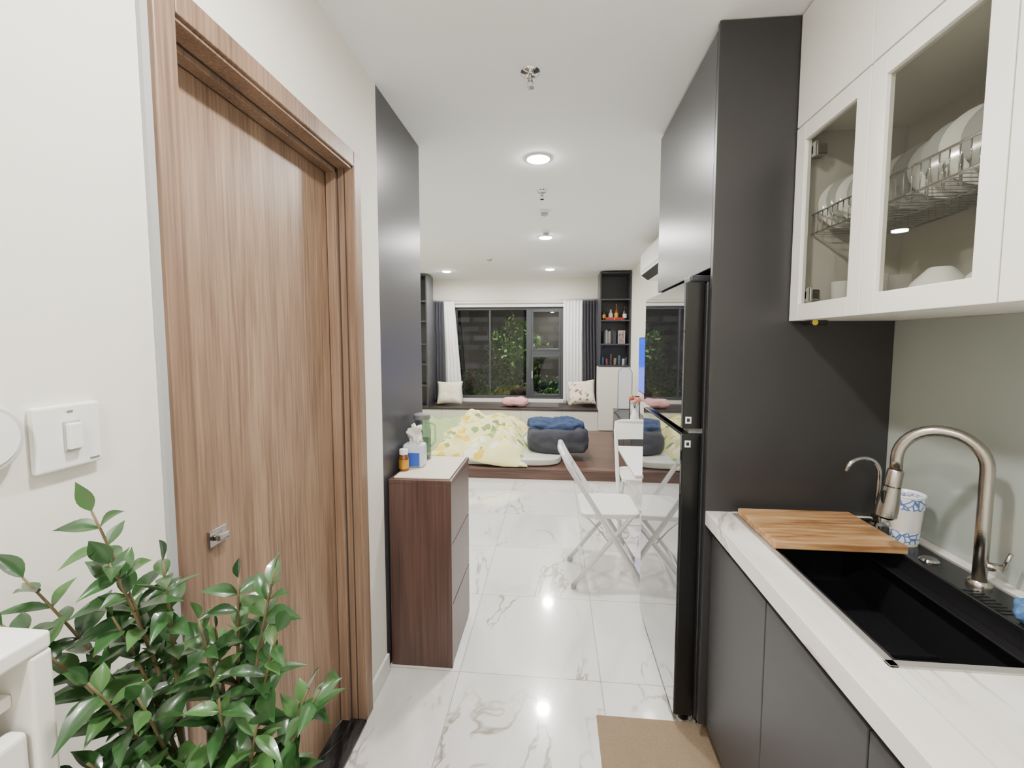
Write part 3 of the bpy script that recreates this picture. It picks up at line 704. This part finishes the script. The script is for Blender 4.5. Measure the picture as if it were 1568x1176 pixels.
# ------------------------------------------------------------ bookcases
SH=[1.07,1.37,1.71,2.01]
g=group('bookcase',(.855,6.78,PZ)); D=M['char']; y0,y1,x0,x1=6.60,6.95,.633,1.076
box('lower_cabinet',x0,x1,y0+.02,y1,PZ,1.055,M['white'],g)
m=(x0+x1)/2
box('cabinet_door_a',x0+.002,m+.05,y0,y0+.018,PZ+.01,1.05,M['white'],g,.002); box('cabinet_door_b',m+.053,x1-.002,y0,y0+.018,PZ+.01,1.05,M['white'],g,.002)
box('side_a',x0,x0+.02,y0,y1,1.055,2.41,D,g); box('side_b',x1-.02,x1,y0,y1,1.055,2.41,D,g)
box('back',x0+.02,x1-.02,y1-.015,y1,1.055,2.41,D,g)
for i,z in enumerate([1.06]+SH[1:]+[2.39]): box('shelf_%d'%i,x0+.02,x1-.02,y0,y1-.015,z-.0,z+.02,D,g)
g=group('corner_bookcase',(-2.15,6.78,.43))
xr=-1.90
box('side_a',-2.395,-2.375,6.60,6.95,.43,2.41,D,g); box('side_b',xr-.02,xr,6.60,6.95,.43,2.41,D,g); box('back',-2.375,xr-.02,6.935,6.95,.43,2.41,D,g)
for i,z in enumerate([.43,.75,1.07,1.37,1.71,2.01,2.39]): box('shelf_%d'%i,-2.375,xr-.02,6.60,6.935,z,z+.02,D,g)
g=group('liquor_bottles',(.85,6.72,1.73))
def bottle(nm,x,y,z,h,m,g,r=.032): lathe(nm,[(r,0),(r*1.02,.005),(r*1.02,h*.58),(r*.4,h*.74),(r*.38,h*.96),(r*.42,h*.97),(r*.42,h)],(x,y,z),m,g,18)
for i,(x,h,m) in enumerate([(.70,.18,M['darkglass']),(.80,.15,M['paper']),(.88,.23,M['amber']),(1.0,.2,M['darkglass'])]):
    bottle('bottle_%d'%i,x,6.70,1.731,h,m,g,.03)
    lathe('label_%d'%i,[(.0312,h*.15),(.0312,h*.45)],(x,6.70,1.731),M['paper'] if i%2 else M['gold'],g,18)
g=group('red_gift_box',(.84,6.64,1.73))
box('box',.72,.98,6.62,6.66,1.731,1.765,M['red'],g,.003); box('ribbon',.84,.855,6.618,6.662,1.731,1.767,M['gold'],g)
g=group('shelf_books',(.85,6.74,1.39)); cols=[(60,60,70),(130,124,112),(40,40,44),(110,50,50),(150,150,150),(70,80,100),(30,30,34)]
x=.70
for i in range(7):
    w=random.uniform(.018,.032); h=random.uniform(.16,.22); box('book_%d'%i,x,x+w-.002,6.66,6.80,1.391,1.391+h,mat('book_%d'%i,random.choice(cols),.6),g); x+=w
g=group('picture_frame',(.96,6.70,1.39))
box('frame',.91,1.01,6.70,6.715,1.391,1.58,M['whitegloss'],g,.002); box('print',.92,1.0,6.698,6.70,1.402,1.568,mat('photo_print',(170,150,150),.5,var=.7,bscale=30),g)
g=group('snack_tins',(.85,6.70,1.08))
for i,(x,h,c) in enumerate([(.69,.11,(60,80,120)),(.75,.09,(110,60,60)),(.81,.16,(60,56,60)),(.87,.1,(140,110,90)),(.93,.14,(60,90,110)),(.99,.09,(190,190,190)),(1.03,.11,(50,60,80))]):
    lathe('tin_%d'%i,[(.022,0),(.022,h*.9),(.018,h)],(x,6.69,1.081),mat('tin_%d'%i,c,.35,var=.4,bscale=60),g,18)

# ------------------------------------------------------------ console, tv, small stuff on right
g=group('tv_console',(.93,5.4,PZ))
box('body',.80,WR-.004,4.7,6.15,PZ,.50,M['char'],g,.003)
box('top',.785,WR-.004,4.69,6.16,.50,.52,mat('console_top',(40,40,44),.3),g,.003)
for i in range(3): box('front_%d'%i,.785,.80,4.71+i*.48,4.71+i*.48+.465,PZ+.015,.485,M['char'],g,.002)
g=group('wall_mounted_television',(1.05,5.2,1.14))
box('case',1.04,WR-.0005,4.65,5.75,.80,1.47,M['black'],g,.004); box('screen',1.0385,1.0402,4.66,5.74,.815,1.46,M['bluetv'],g)
g=group('arched_mirror',(.95,6.2,.52))
def arch(w,h,x,z,yf,yb,nm,m):
    pts=[(x-w/2,z),(x+w/2,z)]+[(x+w/2*math.cos(a),z+h-w/2+w/2*math.sin(a)) for a in [math.pi*k/16 for k in range(17)]]
    n=len(pts); V=[(p[0],yf,p[1]) for p in pts]+[(p[0],yb,p[1]) for p in pts]
    F=[tuple(range(n)),tuple(range(n,2*n))[::-1]]+[(i,i+n,(i+1)%n+n,(i+1)%n) for i in range(n)]
    mesh_obj(nm,V,F,m,g)
arch(.19,.56,.93,.521,6.08,6.10,'frame',M['grey']); arch(.172,.548,.928,.529,6.077,6.08,'glass',mat('frosted_panel',(226,228,228),.3))
g=group('photo_stand',(.91,5.3,.52))
box('frame',.85,.97,5.22,5.235,.521,.80,M['black'],g,.003); box('print',.86,.96,5.217,5.22,.54,.78,mat('photo_print_dark',(220,216,210),.5,var=.5,bscale=14),g); box('strut',.9,.92,5.235,5.30,.521,.53,M['black'],g)
g=group('flower_vase',(.85,4.95,.52))
lathe('vase',[(.03,0),(.045,.03),(.05,.08),(.03,.14),(.022,.17),(.026,.18)],(.865,4.95,.521),M['porc'],g)
for i in range(9):
    a=i*2.4; rr=.02+.05*(i%3)/2; c=Vector((.865+rr*math.cos(a),4.95+rr*math.sin(a),.521+.25+.05*random.random()))
    tube('stem_%d'%i,[(.865,4.95,.521+.16),c],.002,M['leaf'],g,5)
    soft('bloom_%d'%i,c,(.05,.05,.045),M['pink'] if i%2 else mat('bloom_orange_%d'%i,(210,140,100),.8),g,2,.02,60,seed=i,cuts=5)

# ------------------------------------------------------------ air conditioner
g=group('air_conditioner',(.98,4.3,2.18))
prof=[(WR-.001,2.05),(.93,2.05),(.885,2.085),(.872,2.13),(.872,2.29),(.885,2.325),(.91,2.335),(WR-.001,2.335)]
V=[(x,y,z) for y in(3.82,4.80) for x,z in prof]; n=len(prof)
F=[tuple(range(n)),tuple(range(n,2*n))[::-1]]+[(i,(i+1)%n,(i+1)%n+n,i+n) for i in range(n)]
o=mesh_obj('body',V,F,M['whitegloss'],g); bev(o,.006,2)
V=[(.945,3.86,2.046),(.878,3.86,2.088),(.868,3.86,2.09),(.935,3.86,2.042)]; V+=[(a,4.76,c) for a,b_,c in V]
mesh_obj('louver',V,[(0,1,2,3),(7,6,5,4),(0,4,5,1),(1,5,6,2),(2,6,7,3),(3,7,4,0)],M['blackmat'],g)
box('front_seam',.8705,.8725,3.83,4.79,2.128,2.131,M['grey'],g)

# ------------------------------------------------------------ ceiling fixtures
def downlight(x,y,P,r=.062):
    g=group('ceiling_downlight',(x,y,CEIL))
    lathe('trim_ring',[(r+.008,0),(r+.008,-.005),(r,-.008),(r,-.004)],(x,y,CEIL),M['whitegloss'],g,36)
    lathe('lens',[(r,-.003),(r-.001,-.0085),(r*.7,-.015),(.002,-.018)],(x,y,CEIL),M['emit'],g,36)
    l=bpy.data.lights.new('lamp','AREA'); l.shape='DISK'; l.size=r*2; l.energy=P; l.color=(1,.968,.925); l.spread=math.radians(175)
    o=bpy.data.objects.new('lamp',l); o.location=(x,y,CEIL-.021); COL.objects.link(o); o.parent=g; o.matrix_parent_inverse=Matrix.Translation(-Vector((x,y,CEIL)))
PW=21
for x,y in((-.1,.68),(-.1,2.57),(-.1,4.46),(-.08,6.4),(-1.56,6.45),(-1.56,4.46),(-.1,-.7)): downlight(x,y,PW)  # last position, behind the camera, is an added unseen fill light
def sprinkler(x,y):
    g=group('fire_sprinkler',(x,y,CEIL))
    lathe('escutcheon',[(.038,0),(.036,-.006),(.02,-.016),(.014,-.018)],(x,y,CEIL),M['chrome'],g,28)
    lathe('body',[(.008,-.018),(.009,-.03),(.006,-.034)],(x,y,CEIL),M['chrome'],g,16)
    for s in(-1,1): tube('arm_%d'%(s+1),[(x+.006*s,y,CEIL-.03),(x+.011*s,y,CEIL-.042),(x+.003*s,y,CEIL-.056)],.0018,M['chrome'],g,6)
    lathe('deflector',[(.014,-.056),(.014,-.058)],(x,y,CEIL),M['chrome'],g,20)
for p in((-.10,1.77),(-.095,3.11),(-.81,5.58)): sprinkler(*p)
def detector(x,y,r=.045):
    g=group('smoke_detector',(x,y,CEIL))
    lathe('base',[(r,0),(r,-.012),(r*.85,-.02)],(x,y,CEIL),M['whitegloss'],g,28)
    lathe('chamber',[(r*.6,-.02),(r*.62,-.035),(r*.4,-.042)],(x,y,CEIL),M['lgrey'],g,28)
detector(-.09,3.57); detector(-.09,4.22,.04)

# ------------------------------------------------------------ outdoors
box('outdoor_ground',-14,14,7.6,30,-1.7,-1.6,M['ground'])
g=group('garden_trees',(-1.2,10.8,-1.6))
tube('trunk',[(-1.2,10.8,-1.6),(-1.15,10.8,-.5),(-1.22,10.85,.4),(-1.0,10.8,1.2)],[.1,.08,.06,.03],M['bark'],g)
def cloud(nm,c,r,n,m,g,ls=.07):
    V=[];F=[]
    for i in range(n):
        d=Vector((random.gauss(0,1),random.gauss(0,1),random.gauss(0,1))).normalized()*(random.random()**.45)
        k=1+.45*noise.noise(d*2.2); p=Vector(c)+Vector((d.x*r[0],d.y*r[1],d.z*r[2]))*k
        a=Vector((random.gauss(0,1),random.gauss(0,1),random.gauss(0,1))).normalized(); b_=a.cross(Vector((random.random(),random.random(),1))).normalized()
        L=ls*random.uniform(.6,1.3); j=len(V); V+= [p-a*L,p+b_*L*.4,p+a*L,p-b_*L*.4]; F.append((j,j+1,j+2,j+3))
    return mesh_obj(nm,V,F,m,g)
cloud('foliage_main',(-.98,10.8,1.15),(.66,.7,.85),3800,M['tleaf'],g)
cloud('foliage_low',(-1.1,10.9,.3),(.9,.8,.65),1900,M['tleaf'],g)
cloud('bush_a',(.1,10.8,-.1),(.7,.6,.6),1500,M['tleaf'],g,.06); cloud('bush_b',(-2.6,11.5,.0),(1.0,.6,.8),1300,M['tleaf'],g,.06); cloud('bush_c',(-1.2,10.2,-.7),(1.8,.5,.9),2000,M['tleaf'],g,.06)
bm_,nt,bb=newmat('night_building'); tc=N(nt,'ShaderNodeTexCoord'); mp=N(nt,'ShaderNodeMapping'); mp.inputs['Rotation'].default_value=(math.radians(90),0,0); br=N(nt,'ShaderNodeTexBrick')
br.inputs['Scale'].default_value=.55; br.inputs['Mortar Size'].default_value=.06; br.inputs['Color1'].default_value=(.004,.005,.006,1); br.inputs['Color2'].default_value=(.05,.055,.06,1); br.inputs['Mortar'].default_value=(.002,.002,.003,1)
nt.links.new(tc.outputs['Object'],mp.inputs['Vector']); nt.links.new(mp.outputs[0],br.inputs['Vector']); nt.links.new(br.outputs['Color'],bb.inputs['Emission Color']); bb.inputs['Emission Strength'].default_value=.9; bb.inputs['Base Color'].default_value=(.02,.02,.025,1)
g=group('apartment_building',(0,22,-1.6)); box('facade',-14,14,22,24,-1.6,14,bm_,g)
for i in range(5): box('balcony_%d'%i,-14,14,21.6,22,-.2+i*2.8,.1+i*2.8,M['blackmat'],g)
g=group('tree_fill_lamp',(.9,9.6,-1.6))  # unseen lamp and pole, added to light the garden trees
tube('pole',[(.9,9.6,-1.6),(.9,9.6,3.9),(.6,9.65,4.1),(.1,9.7,4.1)],.04,M['blackmat'],g)
box('head',-.1,.2,9.6,9.8,4.03,4.1,M['blackmat'],g,.01)
l=bpy.data.lights.new('tree_fill_light','AREA'); l.size=.25; l.energy=230; l.color=(1,.95,.85); o=bpy.data.objects.new('tree_fill_light',l); o.location=(.05,9.7,4.01); COL.objects.link(o); o.parent=g; o.matrix_parent_inverse=Matrix.Translation(-Vector((.9,9.6,-1.6)))

# ------------------------------------------------------------ world, camera
w=bpy.data.worlds.new('night'); S.world=w; w.use_nodes=True; w.node_tree.nodes['Background'].inputs[0].default_value=(.01,.014,.025,1); w.node_tree.nodes['Background'].inputs[1].default_value=.6
cam=bpy.data.cameras.new('camera'); co=bpy.data.objects.new('camera',cam); COL.objects.link(co); S.camera=co
psi=math.radians(5.46); th_=math.radians(4.2)
Fv=Vector((-math.sin(psi)*math.cos(th_),math.cos(psi)*math.cos(th_),-math.sin(th_))); Rv=Vector((math.cos(psi),math.sin(psi),0)); Uv=Rv.cross(Fv)
co.matrix_world=Matrix(((Rv.x,Uv.x,-Fv.x,0),(Rv.y,Uv.y,-Fv.y,0),(Rv.z,Uv.z,-Fv.z,H),(0,0,0,1)))
cam.sensor_width=36; cam.lens=36*690/1568; cam.shift_y=-14.3/1568; cam.clip_start=.02; cam.clip_end=100
